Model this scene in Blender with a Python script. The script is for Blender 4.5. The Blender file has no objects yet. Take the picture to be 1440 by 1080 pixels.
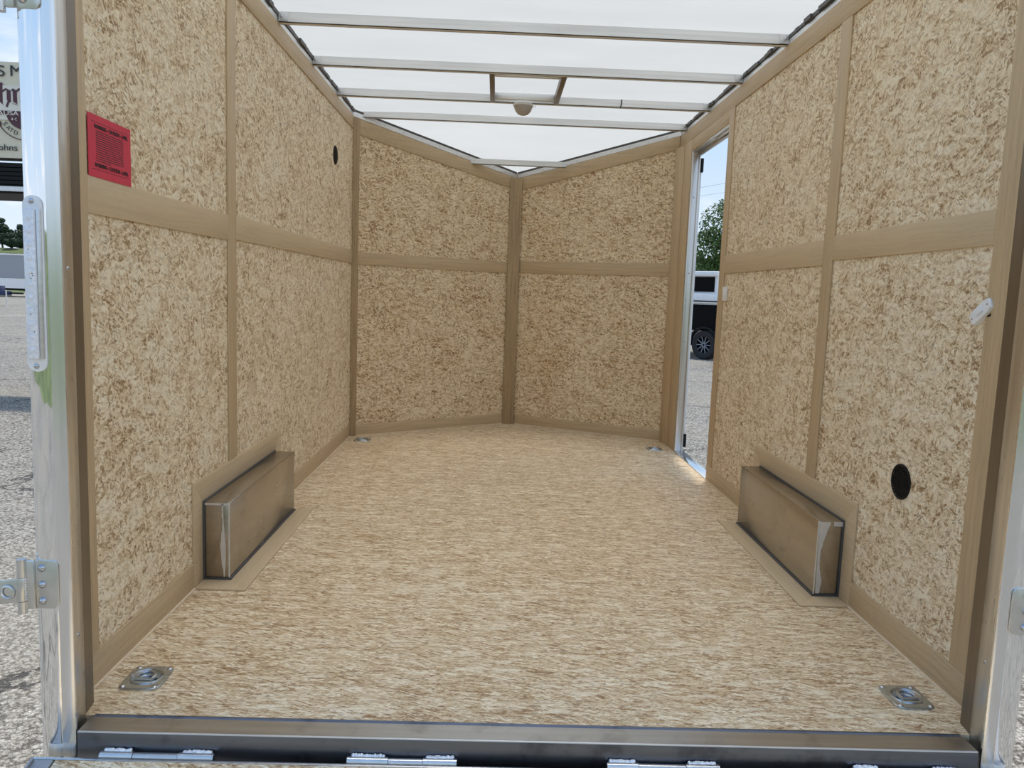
import bpy, bmesh, math, random
from mathutils import Vector, Matrix
random.seed(7)
C = bpy.context.scene.collection
sc = bpy.context.scene

# ------------------------------------------------------------------ camera
CAM_LOC = Vector((-0.1265, -2.488, 0.9835))
FPX = 1094.9
YAW, PITCH, ROLL = 0.0245, -0.1163, 0.0369
def cam_axes():
    cy, sy, cp, sp = math.cos(YAW), math.sin(YAW), math.cos(PITCH), math.sin(PITCH)
    f = Vector((sy*cp, cy*cp, sp)); r0 = Vector((cy, -sy, 0)); u0 = r0.cross(f)
    cr, sr = math.cos(ROLL), math.sin(ROLL)
    return cr*r0 + sr*u0, -sr*r0 + cr*u0, f
RX, UX, FX = cam_axes()
cd = bpy.data.cameras.new('camera'); cam = bpy.data.objects.new('camera', cd); C.objects.link(cam)
m3 = Matrix((RX, UX, -FX)).transposed()
cam.matrix_world = Matrix.Translation(CAM_LOC) @ m3.to_4x4()
cd.sensor_width = 36; cd.sensor_fit = 'HORIZONTAL'; cd.lens = 36*FPX/1440
cd.clip_start = 0.02; cd.clip_end = 600
sc.camera = cam
def at(px, py, d):
    """point of the line of sight at depth d in front of the camera position (along Y)"""
    v = FX + RX*((px-720)/FPX) - UX*((py-540)/FPX)
    return CAM_LOC + v/v.y*d

# ------------------------------------------------------------------ look
sc.view_settings.view_transform = 'Standard'
sc.view_settings.look = 'None'
sc.view_settings.gamma = 1
sc.view_settings.use_curve_mapping = False
sc.view_settings.exposure = 0.15
try:
    sc.cycles.max_bounces = 12; sc.cycles.diffuse_bounces = 8; sc.cycles.glossy_bounces = 6
    sc.cycles.use_denoising = True; sc.cycles.sample_clamp_indirect = 6
except Exception: pass

# ------------------------------------------------------------------ node helpers
class NT:
    def __init__(s, tree): s.t = tree; s.n = tree.nodes; s.l = tree.links
    def node(s, typ, props=None, **ins):
        nd = s.n.new(typ)
        for k, v in (props or {}).items(): setattr(nd, k, v)
        for k, v in ins.items(): s.set(nd, k, v)
        return nd
    def set(s, nd, k, v):
        k = k.replace('_', ' ')
        sock = nd.inputs[int(k[1:])] if (k[0] == 'i' and k[1:].isdigit()) else nd.inputs[k]
        if isinstance(v, bpy.types.NodeSocket): s.l.new(v, sock)
        else: sock.default_value = v
    def math(s, op, a, b=0.0, c=None, clamp=False):
        nd = s.n.new('ShaderNodeMath'); nd.operation = op; nd.use_clamp = clamp
        for i, v in enumerate((a, b, c)):
            if v is None: continue
            if isinstance(v, bpy.types.NodeSocket): s.l.new(v, nd.inputs[i])
            else: nd.inputs[i].default_value = v
        return nd.outputs[0]
    def vmath(s, op, a, b=None, scale=None):
        nd = s.n.new('ShaderNodeVectorMath'); nd.operation = op
        for i, v in enumerate((a, b)):
            if v is None: continue
            if isinstance(v, bpy.types.NodeSocket): s.l.new(v, nd.inputs[i])
            else: nd.inputs[i].default_value = v
        if scale is not None: nd.inputs['Scale'].default_value = scale
        return nd.outputs[0]
    def mix(s, fac, a, b, mode='MIX'):
        nd = s.n.new('ShaderNodeMix'); nd.data_type = 'RGBA'; nd.blend_type = mode
        for k, v in ((0, fac), (6, a), (7, b)):
            if isinstance(v, bpy.types.NodeSocket): s.l.new(v, nd.inputs[k])
            else: nd.inputs[k].default_value = (v if k == 0 else (*v, 1) if len(v) == 3 else v)
        return nd.outputs[2]
    def fmix(s, fac, a, b):
        nd = s.n.new('ShaderNodeMix'); nd.data_type = 'FLOAT'
        for k, v in ((0, fac), (2, a), (3, b)):
            if isinstance(v, bpy.types.NodeSocket): s.l.new(v, nd.inputs[k])
            else: nd.inputs[k].default_value = v
        return nd.outputs[0]
    def ramp(s, fac, stops, interp='LINEAR'):
        nd = s.n.new('ShaderNodeValToRGB'); cr = nd.color_ramp; cr.interpolation = interp
        while len(cr.elements) > 1: cr.elements.remove(cr.elements[-1])
        for i, (p, c) in enumerate(stops):
            e = cr.elements[0] if i == 0 else cr.elements.new(p)
            e.position = p; e.color = (*c, 1) if len(c) == 3 else c
        s.l.new(fac, nd.inputs[0]); return nd.outputs[0]
    def noise(s, vec, scale, detail=2, rough=.5, dist=0, dim='3D'):
        nd = s.n.new('ShaderNodeTexNoise'); nd.noise_dimensions = dim
        s.l.new(vec, nd.inputs['Vector'])
        nd.inputs['Scale'].default_value = scale; nd.inputs['Detail'].default_value = detail
        nd.inputs['Roughness'].default_value = rough; nd.inputs['Distortion'].default_value = dist
        return nd
    def smooth(s, v, a, b):
        nd = s.n.new('ShaderNodeMapRange'); nd.interpolation_type = 'SMOOTHSTEP'
        s.l.new(v, nd.inputs[0]); nd.inputs[1].default_value = a; nd.inputs[2].default_value = b
        return nd.outputs[0]

def new_mat(name):
    m = bpy.data.materials.new(name); m.use_nodes = True
    for n in list(m.node_tree.nodes): m.node_tree.nodes.remove(n)
    t = NT(m.node_tree); out = t.node('ShaderNodeOutputMaterial')
    return m, t, out
def principled(t, out, **ins):
    p = t.node('ShaderNodeBsdfPrincipled', None, **ins); t.l.new(p.outputs[0], out.inputs[0]); return p
def uvnode(t): return t.node('ShaderNodeUVMap', {'uv_map': 'UVMap'}).outputs[0]
def bump(t, h, strength, dist):
    b = t.node('ShaderNodeBump', None, Strength=strength, Distance=dist); t.l.new(h, b.inputs['Height']); return b.outputs[0]

def mat_plain(name, col, rough=.5, metal=0.0, noise_amt=.06, nscale=25, spec=.5, bmp=0):
    m, t, out = new_mat(name)
    tc = t.node('ShaderNodeTexCoord').outputs['Object']
    n = t.noise(tc, nscale, 3).outputs[0]
    dark = tuple(c*(1-noise_amt) for c in col); light = tuple(min(1, c*(1+noise_amt)) for c in col)
    p = principled(t, out, Base_Color=t.ramp(n, [(.3, dark), (.7, light)]), Roughness=rough, Metallic=metal)
    p.inputs['Specular IOR Level'].default_value = spec
    if bmp: t.l.new(bump(t, n, bmp, .01), p.inputs['Normal'])
    return m

# ------------------------------------------------------------------ world and sun
w = bpy.data.worlds.new('sky'); sc.world = w; w.use_nodes = True
for n in list(w.node_tree.nodes): w.node_tree.nodes.remove(n)
t = NT(w.node_tree)
g = t.vmath('NORMALIZE', t.node('ShaderNodeTexCoord').outputs['Generated'])
sx = t.node('ShaderNodeSeparateXYZ', None, Vector=g)
zz = t.math('MAXIMUM', sx.outputs[2], 0.0)
skyc = t.ramp(zz, [(0, (.66, .78, .92)), (.12, (.52, .70, .92)), (.45, (.34, .56, .90)), (1, (.22, .42, .82))])
den = t.math('ADD', zz, .22)
pl = t.node('ShaderNodeCombineXYZ', None, X=t.math('DIVIDE', sx.outputs[0], den), Y=t.math('DIVIDE', sx.outputs[1], den), Z=zz).outputs[0]
cn = t.noise(pl, 1.15, 6, .58, .3).outputs[0]
cl = t.smooth(cn, .46, .68)
hz = t.math('SUBTRACT', 1.0, t.smooth(zz, 0.0, .30))
cl = t.math('MAXIMUM', cl, t.math('MULTIPLY', hz, .35))
col = t.mix(cl, skyc, (.93, .95, .98))
bg = t.node('ShaderNodeBackground', None, Color=col, Strength=1.0)
wo = t.node('ShaderNodeOutputWorld'); t.l.new(bg.outputs[0], wo.inputs[0])

sd = bpy.data.lights.new('sun', 'SUN'); sd.energy = 3.2; sd.angle = math.radians(4); sd.color = (1, .93, .83)
sun = bpy.data.objects.new('sun', sd); C.objects.link(sun)
SUN_DIR = Vector((-0.05, -0.13, -0.99)).normalized()      # travel direction of the light
sun.rotation_euler = SUN_DIR.to_track_quat('-Z', 'Y').to_euler()
sun.location = (4, 6, 12)

# ------------------------------------------------------------------ materials
def mat_osb(name, angles, stops, flen=.05, fwid=.013, seed=0.0, rough=.62, fleck=.8, contrast=1.0, pale=.5, patch=1.0, warp=.05):
    m, t, out = new_mat(name)
    uv = t.vmath('ADD', uvnode(t), (seed, seed*1.7, 0))
    half = (.5, .5, .5)
    wv = uv
    for scl, amp in ((6, warp), (42, .010), (190, .0030)):
        n1 = t.noise(uv, scl, 2, dim='2D').outputs['Color']
        wv = t.vmath('ADD', wv, t.vmath('SCALE', t.vmath('SUBTRACT', n1, half), scale=amp))
    def cells(a, ln, wd, off):
        rv = t.node('ShaderNodeVectorRotate', {'rotation_type': 'Z_AXIS'}, Vector=wv, Angle=math.radians(a)).outputs[0]
        sv = t.vmath('ADD', t.vmath('MULTIPLY', rv, (1/ln, 1/wd, 1)), (off*13.1, off*7.7, 0))
        v = t.node('ShaderNodeTexVoronoi', {'voronoi_dimensions': '2D', 'feature': 'F1'}, Vector=sv, Scale=1.0)
        s = t.node('ShaderNodeSeparateColor', None, Color=v.outputs['Color'])
        return rv, v.outputs['Distance'], s.outputs[0], s.outputs[1]
    tone = None
    for i, (a, k) in enumerate(angles):
        rv, d, r, g = cells(a, flen*k, fwid*k, i)
        gr = t.noise(t.vmath('MULTIPLY', rv, (34, 300, 1)), 1.0, 3, .7, dim='2D').outputs[0]
        tn = t.math('MULTIPLY_ADD', t.math('SUBTRACT', r, .5), .95, .5)
        tn = t.math('MULTIPLY_ADD', t.math('SUBTRACT', gr, .5), .75, tn)
        tn = t.math('SUBTRACT', tn, t.math('MULTIPLY', t.smooth(d, .40, .80), .22))
        if tone is None: tone = tn
        else:
            pres = t.math('MULTIPLY', t.math('GREATER_THAN', g, .50), t.math('SUBTRACT', 1.0, t.smooth(d, .42, .66)))
            tone = t.fmix(t.math('MULTIPLY', pres, .85), tone, tn)
    # fine splinters
    for i, (a, ln, wd, amp) in enumerate(((angles[0][0]+15, .013, .0036, .50), (angles[1][0]-30, .008, .0026, .42))):
        rv, d, r, g = cells(a, ln, wd, 20+i)
        tone = t.math('MULTIPLY_ADD', t.math('SUBTRACT', r, .5), amp, tone)
    # broad patches of paler and browner strands
    big = t.noise(uv, 3.2, 3, .6, dim='2D').outputs[0]
    mid = t.noise(uv, 14, 3, .6, dim='2D').outputs[0]
    tone = t.math('MULTIPLY_ADD', t.math('SUBTRACT', big, .5), .50*patch, tone)
    tone = t.math('MULTIPLY_ADD', t.math('SUBTRACT', mid, .5), .30, tone)
    tone = t.math('MULTIPLY_ADD', t.math('SUBTRACT', tone, .46), contrast, .5)
    colr = t.ramp(tone, stops)
    # a few large pale flakes
    rv, d, r, g = cells(angles[0][0]-6, flen*1.5, fwid*2.0, 31)
    pk = t.math('MULTIPLY', t.math('GREATER_THAN', r, .86), t.math('SUBTRACT', 1.0, t.smooth(d, .30, .50)))
    colr = t.mix(t.math('MULTIPLY', pk, pale), colr, stops[-1][1])
    # dark slivers, gathered in clusters
    clus = t.smooth(t.noise(uv, 8, 3, .6, dim='2D').outputs[0], .44, .66)
    for j, (a, ln, wd, th) in enumerate(((angles[0][0]+10, .030, .0048, .83), (angles[1][0]-8, .020, .0042, .84), (angles[2][0]+20, .014, .0050, .88))):
        rv, d, r, g = cells(a, ln, wd, 40+j)
        msk = t.math('MULTIPLY', t.math('GREATER_THAN', r, th), t.math('SUBTRACT', 1.0, t.smooth(d, .22, .46)))
        msk = t.math('MULTIPLY', msk, t.math('MULTIPLY', t.math('MULTIPLY_ADD', clus, .6, .40), fleck), clamp=True)
        colr = t.mix(msk, colr, (.23, .135, .065))
    p = principled(t, out, Base_Color=colr, Roughness=rough)
    p.inputs['Specular IOR Level'].default_value = .3
    t.l.new(bump(t, tone, .25, .002), p.inputs['Normal'])
    return m

OSB_STOPS = [(0.0, (.30, .18, .085)), (.13, (.48, .335, .185)), (.30, (.67, .52, .335)), (.60, (.78, .65, .455)), (1.0, (.89, .81, .64))]
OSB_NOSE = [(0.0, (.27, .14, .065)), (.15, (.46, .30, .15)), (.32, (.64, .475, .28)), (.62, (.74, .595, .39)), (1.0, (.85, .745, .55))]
OSB_FLOOR = [(0.0, (.33, .19, .095)), (.12, (.49, .335, .18)), (.30, (.60, .445, .265)), (.64, (.70, .555, .36)), (1.0, (.86, .77, .59))]
M = {}
M['osb_wall'] = mat_osb('osb_wall', [(8, 1.2), (-34, 1), (40, .9), (78, .7), (-12, .6)], OSB_STOPS, .056, .015, 1.3, fleck=.75, contrast=.85)
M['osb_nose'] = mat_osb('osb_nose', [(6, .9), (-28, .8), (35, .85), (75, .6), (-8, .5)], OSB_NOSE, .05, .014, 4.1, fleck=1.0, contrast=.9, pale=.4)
M['osb_floor'] = mat_osb('osb_floor', [(2, 1.1), (-8, 1), (11, .9), (-3, .7), (24, .6)], OSB_FLOOR, .065, .0095, 8.2, rough=.5, fleck=.8, contrast=1.0, pale=.65, patch=.5, warp=.022)
M['osb_ramp'] = M['osb_floor']

def mat_ply(name, col, var=.12, rough=.5):
    m, t, out = new_mat(name)
    uv = uvnode(t)
    w1 = t.noise(uv, 3, 2, dim='2D').outputs['Color']
    v = t.vmath('ADD', uv, t.vmath('SCALE', t.vmath('SUBTRACT', w1, (.5, .5, .5)), scale=.03))
    a = t.noise(t.vmath('MULTIPLY', v, (3, 90, 1)), 1.0, 4, .6, dim='2D').outputs[0]
    b = t.noise(t.vmath('MULTIPLY', v, (40, 420, 1)), 1.0, 2, dim='2D').outputs[0]
    tn = t.math('ADD', t.math('MULTIPLY', a, .65), t.math('MULTIPLY', b, .35))
    d = tuple(c*(1-var*1.6) for c in col); l = tuple(c*(1+var) for c in col)
    p = principled(t, out, Base_Color=t.ramp(tn, [(.3, d), (.5, col), (.72, l)]), Roughness=rough)
    p.inputs['Specular IOR Level'].default_value = .35
    t.l.new(bump(t, b, .08, .001), p.inputs['Normal'])
    return m
M['ply'] = mat_ply('plywood_trim', (.53, .40, .245))
M['ply_dark'] = mat_ply('plywood_dark', (.38, .27, .15), .22)
M['ply_pale'] = mat_ply('plywood_collar', (.58, .45, .285), .07)
M['raw_edge'] = mat_ply('raw_wood_edge', (.76, .63, .46))

def mat_metal(name, col, rough, streak=(3, 90), var=.08, rvar=.1, bmp=0, blot=0.0, blotcol=(.1, .1, .11), wave=0):
    m, t, out = new_mat(name)
    uv = uvnode(t)
    s = t.noise(t.vmath('MULTIPLY', uv, (streak[0], streak[1], 1)), 1.0, 3, dim='2D').outputs[0]
    tc = t.node('ShaderNodeTexCoord').outputs['Object']
    b = t.noise(tc, 9, 4, .6).outputs[0]
    c = t.ramp(s, [(.3, tuple(x*(1-var) for x in col)), (.7, tuple(min(1, x*(1+var)) for x in col))])
    if blot: c = t.mix(t.math('MULTIPLY', t.smooth(b, .5, .68), blot), c, blotcol)
    r = t.math('ADD', t.math('MULTIPLY', t.math('SUBTRACT', t.math('ADD', s, b), 1.0), rvar), rough, clamp=True)
    p = principled(t, out, Base_Color=c, Roughness=r, Metallic=1.0)
    if bmp: t.l.new(bump(t, s, bmp, .002), p.inputs['Normal'])
    if wave:
        wv = t.noise(t.vmath('MULTIPLY', tc, (10, 1, 3.2)), 1.0, 3, .45).outputs[0]
        t.l.new(bump(t, wv, wave, .02), p.inputs['Normal'])
    return m
M['alu'] = mat_metal('mill_aluminium', (.72, .72, .71), .36, (2, 70))
M['alu_bow'] = mat_metal('bow_aluminium', (.80, .80, .79), .55, (2, 60), rvar=.15)
M['alu_dark'] = mat_metal('liner_aluminium', (.25, .215, .175), .42, (90, 2))
M['box_metal'] = mat_metal('wheel_box_metal', (.47, .43, .38), .24, (2, 40), .05, .12, .02, .25, (.25, .21, .165))
M['ramp_rail'] = mat_plain('ramp_rail_aluminium', (.42, .415, .41), .5, .4)
M['leg_alu'] = mat_metal('return_leg_aluminium', (.64, .63, .61), .30, (70, 2))
M['weld_glint_metal'] = mat_plain('ground_weld_and_glint', (.74, .74, .74), .42, .6)  # ground welds, and the painted highlight strip on the sill edge
M['hinge_zinc'] = mat_metal('hinge_zinc', (.66, .67, .66), .30, (20, 20), .08, .1)
M['polished'] = mat_metal('polished_steel', (.90, .91, .92), .05, (60, 1), .02, .03, wave=.16)
M['flange'] = mat_metal('bright_flange', (.82, .83, .84), .20, (80, 1), .03, .05)
M['sill'] = mat_metal('sill_steel', (.19, .20, .225), .32, (2, 40), .12, .12, .03, .55, (.06, .06, .07))
M['sill_top_lit'] = mat_metal('sill_top_lit_steel', (.46, .45, .43), .34, (2, 40), .10, .14, .03, .4, (.22, .21, .20))  # lighter copy of the sill steel, with reflected light put into the colour
M['zinc'] = mat_metal('zinc_plate', (.50, .54, .56), .28, (20, 20), .10, .12)
M['zinc_blue'] = mat_metal('zinc_pan', (.36, .46, .62), .25, (20, 20), .12, .1)
M['weld'] = mat_metal('weld_bead', (.86, .86, .86), .42, (120, 120), .15, .2, .8)
M['bolt'] = mat_metal('bolt_head', (.52, .53, .56), .22, (30, 30))
M['caulk'] = mat_plain('black_sealant', (.03, .03, .032), .6)
M['seal_dark'] = mat_plain('dark_sealant', (.075, .072, .075), .5)
M['black'] = mat_plain('black_plastic', (.010, .010, .010), .6, spec=.2)
M['black_panel'] = mat_plain('black_panel', (.005, .005, .006), .6, spec=.08)
M['white_plastic'] = mat_plain('white_plastic', (.82, .83, .84), .35)
M['white_paint'] = mat_plain('white_paint', (.80, .81, .82), .3)
M['red_paper'] = mat_plain('red_paper', (.60, .035, .07), .6, noise_amt=.03)
M['ink'] = mat_plain('black_ink', (.035, .008, .012), .6)
M['cream'] = mat_plain('cream_board', (.72, .66, .50), .45, noise_amt=.03)
M['cream_light'] = mat_plain('cream_light_board', (.78, .74, .64), .45, noise_amt=.02)
M['maroon'] = mat_plain('maroon_ink', (.085, .028, .040), .5)
M['dark_text'] = mat_plain('charcoal_ink', (.035, .035, .04), .5)
M['navy'] = mat_plain('navy_paint', (.02, .03, .10), .35)
M['grey_paint'] = mat_plain('grey_paint', (.32, .34, .37), .4)
M['rubber'] = mat_plain('rubber', (.015, .015, .016), .75)
M['bark'] = mat_plain('bark', (.10, .075, .05), .9)
M['wire'] = mat_plain('wire', (.22, .23, .25), .6)
def mat_leaf(name, a, b):
    m, t, out = new_mat(name)
    tc = t.node('ShaderNodeTexCoord').outputs['Object']
    n = t.noise(tc, 2.5, 4, .65).outputs[0]
    c = t.ramp(n, [(.3, a), (.7, b)])
    p = t.node('ShaderNodeBsdfPrincipled', None, Base_Color=c, Roughness=.5)
    tr = t.node('ShaderNodeBsdfTranslucent', None, Color=c)
    mx = t.node('ShaderNodeMixShader', None, Fac=.35)
    t.l.new(p.outputs[0], mx.inputs[1]); t.l.new(tr.outputs[0], mx.inputs[2]); t.l.new(mx.outputs[0], out.inputs[0])
    return m
M['leaf'] = mat_leaf('green_leaf', (.030, .075, .012), (.10, .18, .035))
M['leaf_dark'] = mat_leaf('dark_leaf', (.012, .035, .015), (.035, .075, .03))
M['grass'] = mat_plain('meadow_grass', (.105, .135, .045), .9, noise_amt=.45, nscale=1.2)
# translucent roof sheet
m, t, out = new_mat('translucent_roof')
tc = t.node('ShaderNodeTexCoord').outputs['Object']
n = t.noise(t.vmath('MULTIPLY', tc, (1, 3, 1)), 1.6, 4, .55).outputs[0]
c = t.ramp(n, [(.3, (.90, .89, .825)), (.7, (.97, .96, .89))])
c2 = t.ramp(n, [(.3, (.93, .905, .85)), (.7, (.97, .95, .90))])
tr = t.node('ShaderNodeBsdfTranslucent', None, Color=c); df = t.node('ShaderNodeBsdfDiffuse', None, Color=(.82, .81, .79, 1))
rf = t.node('ShaderNodeBsdfRefraction', None, Color=c2, Roughness=.75, IOR=1.45)     # forward scatter of the glass fibre sheet
m0 = t.node('ShaderNodeMixShader', None, Fac=.46)
t.l.new(tr.outputs[0], m0.inputs[1]); t.l.new(rf.outputs[0], m0.inputs[2])
mx = t.node('ShaderNodeMixShader', None, Fac=.16)
t.l.new(m0.outputs[0], mx.inputs[1]); t.l.new(df.outputs[0], mx.inputs[2]); t.l.new(mx.outputs[0], out.inputs[0])
M['roof'] = m
# clear plastic lens
m, t, out = new_mat('clear_lens')
tc = t.node('ShaderNodeTexCoord').outputs['Object']
n = t.noise(tc, 160, 2).outputs[0]
p = principled(t, out, Base_Color=t.ramp(n, [(.3, (.70, .74, .82)), (.7, (.88, .90, .94))]), Roughness=.12)
t.l.new(bump(t, n, .25, .002), p.inputs['Normal'])
p.inputs['Coat Weight'].default_value = .6
M['lens'] = m
m, t, out = new_mat('dome_lens')
p = principled(t, out, Base_Color=(.60, .55, .50, 1), Roughness=.25); p.inputs['Transmission Weight'].default_value = .35
M['dome'] = m
# gravelly pavement with cracks
m, t, out = new_mat('gravel_pavement')
tc = t.node('ShaderNodeTexCoord').outputs['Object']
big = t.noise(tc, .35, 4, .6).outputs[0]
wj = t.vmath('ADD', tc, t.vmath('SCALE', t.vmath('SUBTRACT', t.noise(tc, 60, 2).outputs['Color'], (.5, .5, .5)), scale=.012))
v1 = t.node('ShaderNodeTexVoronoi', None, Vector=wj, Scale=58.0); v2 = t.node('ShaderNodeTexVoronoi', None, Vector=wj, Scale=150.0)
st = t.node('ShaderNodeSeparateColor', None, Color=v1.outputs['Color']).outputs[0]
st2 = t.node('ShaderNodeSeparateColor', None, Color=v2.outputs['Color']).outputs[0]
gap = t.smooth(v1.outputs['Distance'], .42, .80); gap2 = t.smooth(v2.outputs['Distance'], .40, .80)
tn = t.math('ADD', t.math('MULTIPLY_ADD', st, .50, .18), t.math('MULTIPLY', st2, .34))
tn = t.math('SUBTRACT', tn, t.math('ADD', t.math('MULTIPLY', gap, .42), t.math('MULTIPLY', gap2, .22)))
c = t.ramp(tn, [(.02, (.055, .05, .045)), (.25, (.21, .195, .17)), (.48, (.37, .345, .30)), (.72, (.52, .49, .43)), (.95, (.74, .71, .65))])
c = t.mix(t.smooth(big, .35, .70), c, t.mix(.45, c, (.47, .42, .33)))
wn = t.noise(tc, 2.2, 5, .7).outputs['Color']
wv = t.vmath('ADD', tc, t.vmath('SCALE', t.vmath('SUBTRACT', wn, (.5, .5, .5)), scale=.55))
ve = t.node('ShaderNodeTexVoronoi', {'feature': 'DISTANCE_TO_EDGE'}, Vector=t.vmath('ADD', wv, (.35, .2, 0)), Scale=.55)
crack = t.math('SUBTRACT', 1.0, t.smooth(ve.outputs['Distance'], .003, .010))
c = t.mix(t.math('MULTIPLY', crack, .85), c, (.055, .05, .045))
p = principled(t, out, Base_Color=c, Roughness=.9)
hgt = t.math('SUBTRACT', tn, t.math('MULTIPLY', crack, .8))
t.l.new(bump(t, hgt, .9, .014), p.inputs['Normal'])
M['ground'] = m

# ------------------------------------------------------------------ mesh helpers
class MB:
    def __init__(s): s.v = []; s.f = []; s.m = []
    def add(s, vs, fs, mi=0):
        o = len(s.v); s.v += [Vector(p) for p in vs]; s.f += [tuple(i+o for i in f) for f in fs]; s.m += [mi]*len(fs); return s
    def box(s, x0, x1, y0, y1, z0, z1, mi=0):
        x0, x1 = min(x0, x1), max(x0, x1); y0, y1 = min(y0, y1), max(y0, y1); z0, z1 = min(z0, z1), max(z0, z1)
        return s.add([(x0,y0,z0),(x1,y0,z0),(x1,y1,z0),(x0,y1,z0),(x0,y0,z1),(x1,y0,z1),(x1,y1,z1),(x0,y1,z1)],
                     [(3,2,1,0),(4,5,6,7),(0,1,5,4),(1,2,6,5),(2,3,7,6),(3,0,4,7)], mi)
    def prism(s, base, ext, mi=0):
        n = len(base); e = Vector(ext); b = [Vector(p) for p in base]
        nrm = Vector((0,0,0))
        for i in range(n): nrm += b[i].cross(b[(i+1) % n])
        if nrm.dot(e) > 0: b = b[::-1]
        vs = b + [p+e for p in b]
        fs = [tuple(range(n)), tuple(range(2*n-1, n-1, -1))] + [(i, i+n, (i+1) % n+n, (i+1) % n) for i in range(n)]
        return s.add(vs, fs, mi)
    def cyl(s, p0, p1, r, seg=20, r2=None, mi=0, caps=True):
        p0, p1 = Vector(p0), Vector(p1); r2 = r if r2 is None else r2
        z = (p1-p0).normalized(); x = z.orthogonal().normalized(); y = z.cross(x)
        vs = []
        for p, rr in ((p0, r), (p1, r2)):
            for i in range(seg):
                a = 2*math.pi*i/seg; vs.append(p + (x*math.cos(a)+y*math.sin(a))*rr)
        fs = [(i, (i+1) % seg, (i+1) % seg+seg, i+seg) for i in range(seg)]
        if caps: fs += [tuple(range(seg-1, -1, -1)), tuple(range(seg, 2*seg))]
        return s.add(vs, fs, mi)
    def lathe(s, c, axis, prof, seg=28, mi=0):
        c = Vector(c); z = Vector(axis).normalized(); x = z.orthogonal().normalized(); y = z.cross(x)
        vs = []; fs = []; n = len(prof)
        for r, h in prof:
            for i in range(seg):
                a = 2*math.pi*i/seg; vs.append(c + z*h + (x*math.cos(a)+y*math.sin(a))*r)
        for k in range(n-1):
            for i in range(seg): fs.append((k*seg+i, k*seg+(i+1) % seg, (k+1)*seg+(i+1) % seg, (k+1)*seg+i))
        return s.add(vs, fs, mi)
    def tube(s, pts, r, seg=10, closed=False, mi=0):
        pts = [Vector(p) for p in pts]; n = len(pts); vs = []; fs = []
        prev = None
        for k, p in enumerate(pts):
            a = pts[(k-1) % n] if (closed or k > 0) else p; b = pts[(k+1) % n] if (closed or k < n-1) else p
            z = (b-a).normalized()
            x = z.orthogonal().normalized() if prev is None else (prev - z*prev.dot(z)).normalized()
            prev = x; y = z.cross(x)
            for i in range(seg):
                an = 2*math.pi*i/seg; vs.append(p + (x*math.cos(an)+y*math.sin(an))*r)
        for k in range(n if closed else n-1):
            for i in range(seg):
                k2 = (k+1) % n; fs.append((k*seg+i, k*seg+(i+1) % seg, k2*seg+(i+1) % seg, k2*seg+i))
        if not closed: fs += [tuple(range(seg-1, -1, -1)), tuple(range((n-1)*seg, n*seg))]
        return s.add(vs, fs, mi)
    def dome(s, c, axis, r, h, seg=16, rings=5, mi=0):
        prof = [(r*math.cos(math.pi/2*k/rings), h*math.sin(math.pi/2*k/rings)) for k in range(rings)] + [(r*.02, h)]
        return s.lathe(c, axis, prof, seg, mi)
    def build(s, name, mats, parent=None, bevel=0, smooth=True, uvrot=False, uvoff=(0, 0), fixn=False):
        me = bpy.data.meshes.new(name)
        me.from_pydata([tuple(p) for p in s.v], [], s.f)
        if not isinstance(mats, (list, tuple)): mats = [mats]
        for mm in mats: me.materials.append(mm)
        for i, p in enumerate(me.polygons): p.material_index = s.m[i]
        bm = bmesh.new(); bm.from_mesh(me)
        if fixn: bmesh.ops.recalc_face_normals(bm, faces=bm.faces)
        if bevel:
            es = [e for e in bm.edges if len(e.link_faces) == 2 and e.calc_face_angle(0) > .6]
            bmesh.ops.bevel(bm, geom=es, offset=bevel, segments=2, affect='EDGES', profile=.5, clamp_overlap=True)
        uvl = bm.loops.layers.uv.new('UVMap')
        for f in bm.faces:
            n = f.normal; ax = max(range(3), key=lambda i: abs(n[i]))
            for l in f.loops:
                co = l.vert.co
                uv = (co.y, co.z) if ax == 0 else (co.x, co.z) if ax == 1 else (co.x, co.y)
                if uvrot: uv = (uv[1], uv[0])
                l[uvl].uv = (uv[0]+uvoff[0], uv[1]+uvoff[1])
            f.smooth = smooth
        if smooth:
            for e in bm.edges:
                if len(e.link_faces) == 2 and e.calc_face_angle(0) > .55: e.smooth = False
        bm.to_mesh(me); bm.free()
        o = bpy.data.objects.new(name, me); C.objects.link(o)
        if parent: o.parent = parent
        return o
def tag(o, label=None, cat=None, group=None, kind=None):
    for k, v in (('label', label), ('category', cat), ('group', group), ('kind', kind)):
        if v: o[k] = v
    return o
def thing(name, label, cat, loc=(0, 0, 0), rot=(0, 0, 0), group=None):
    o = bpy.data.objects.new(name, None); C.objects.link(o); o.location = loc; o.rotation_euler = rot
    o.empty_display_size = .05
    return tag(o, label, cat, group)
def copy_tree(o, parent=None):
    c = o.copy(); C.objects.link(c)
    if parent: c.parent = parent
    for ch in list(o.children): copy_tree(ch, c)
    return c
def struct(o, label, cat='wall'): return tag(o, label, cat, kind='structure')
def text_mesh(body, size, offset=0, extrude=.002, shear=0, align='LEFT'):
    cu = bpy.data.curves.new('lettering', 'FONT'); cu.body = body; cu.size = size; cu.offset = offset; cu.extrude = extrude
    cu.align_x = align; cu.shear = shear
    ob = bpy.data.objects.new('lettering', cu); C.objects.link(ob)
    dg = bpy.context.evaluated_depsgraph_get(); dg.update()
    me = bpy.data.meshes.new_from_object(ob.evaluated_get(dg))
    bpy.data.objects.remove(ob); bpy.data.curves.remove(cu)
    return me
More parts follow.
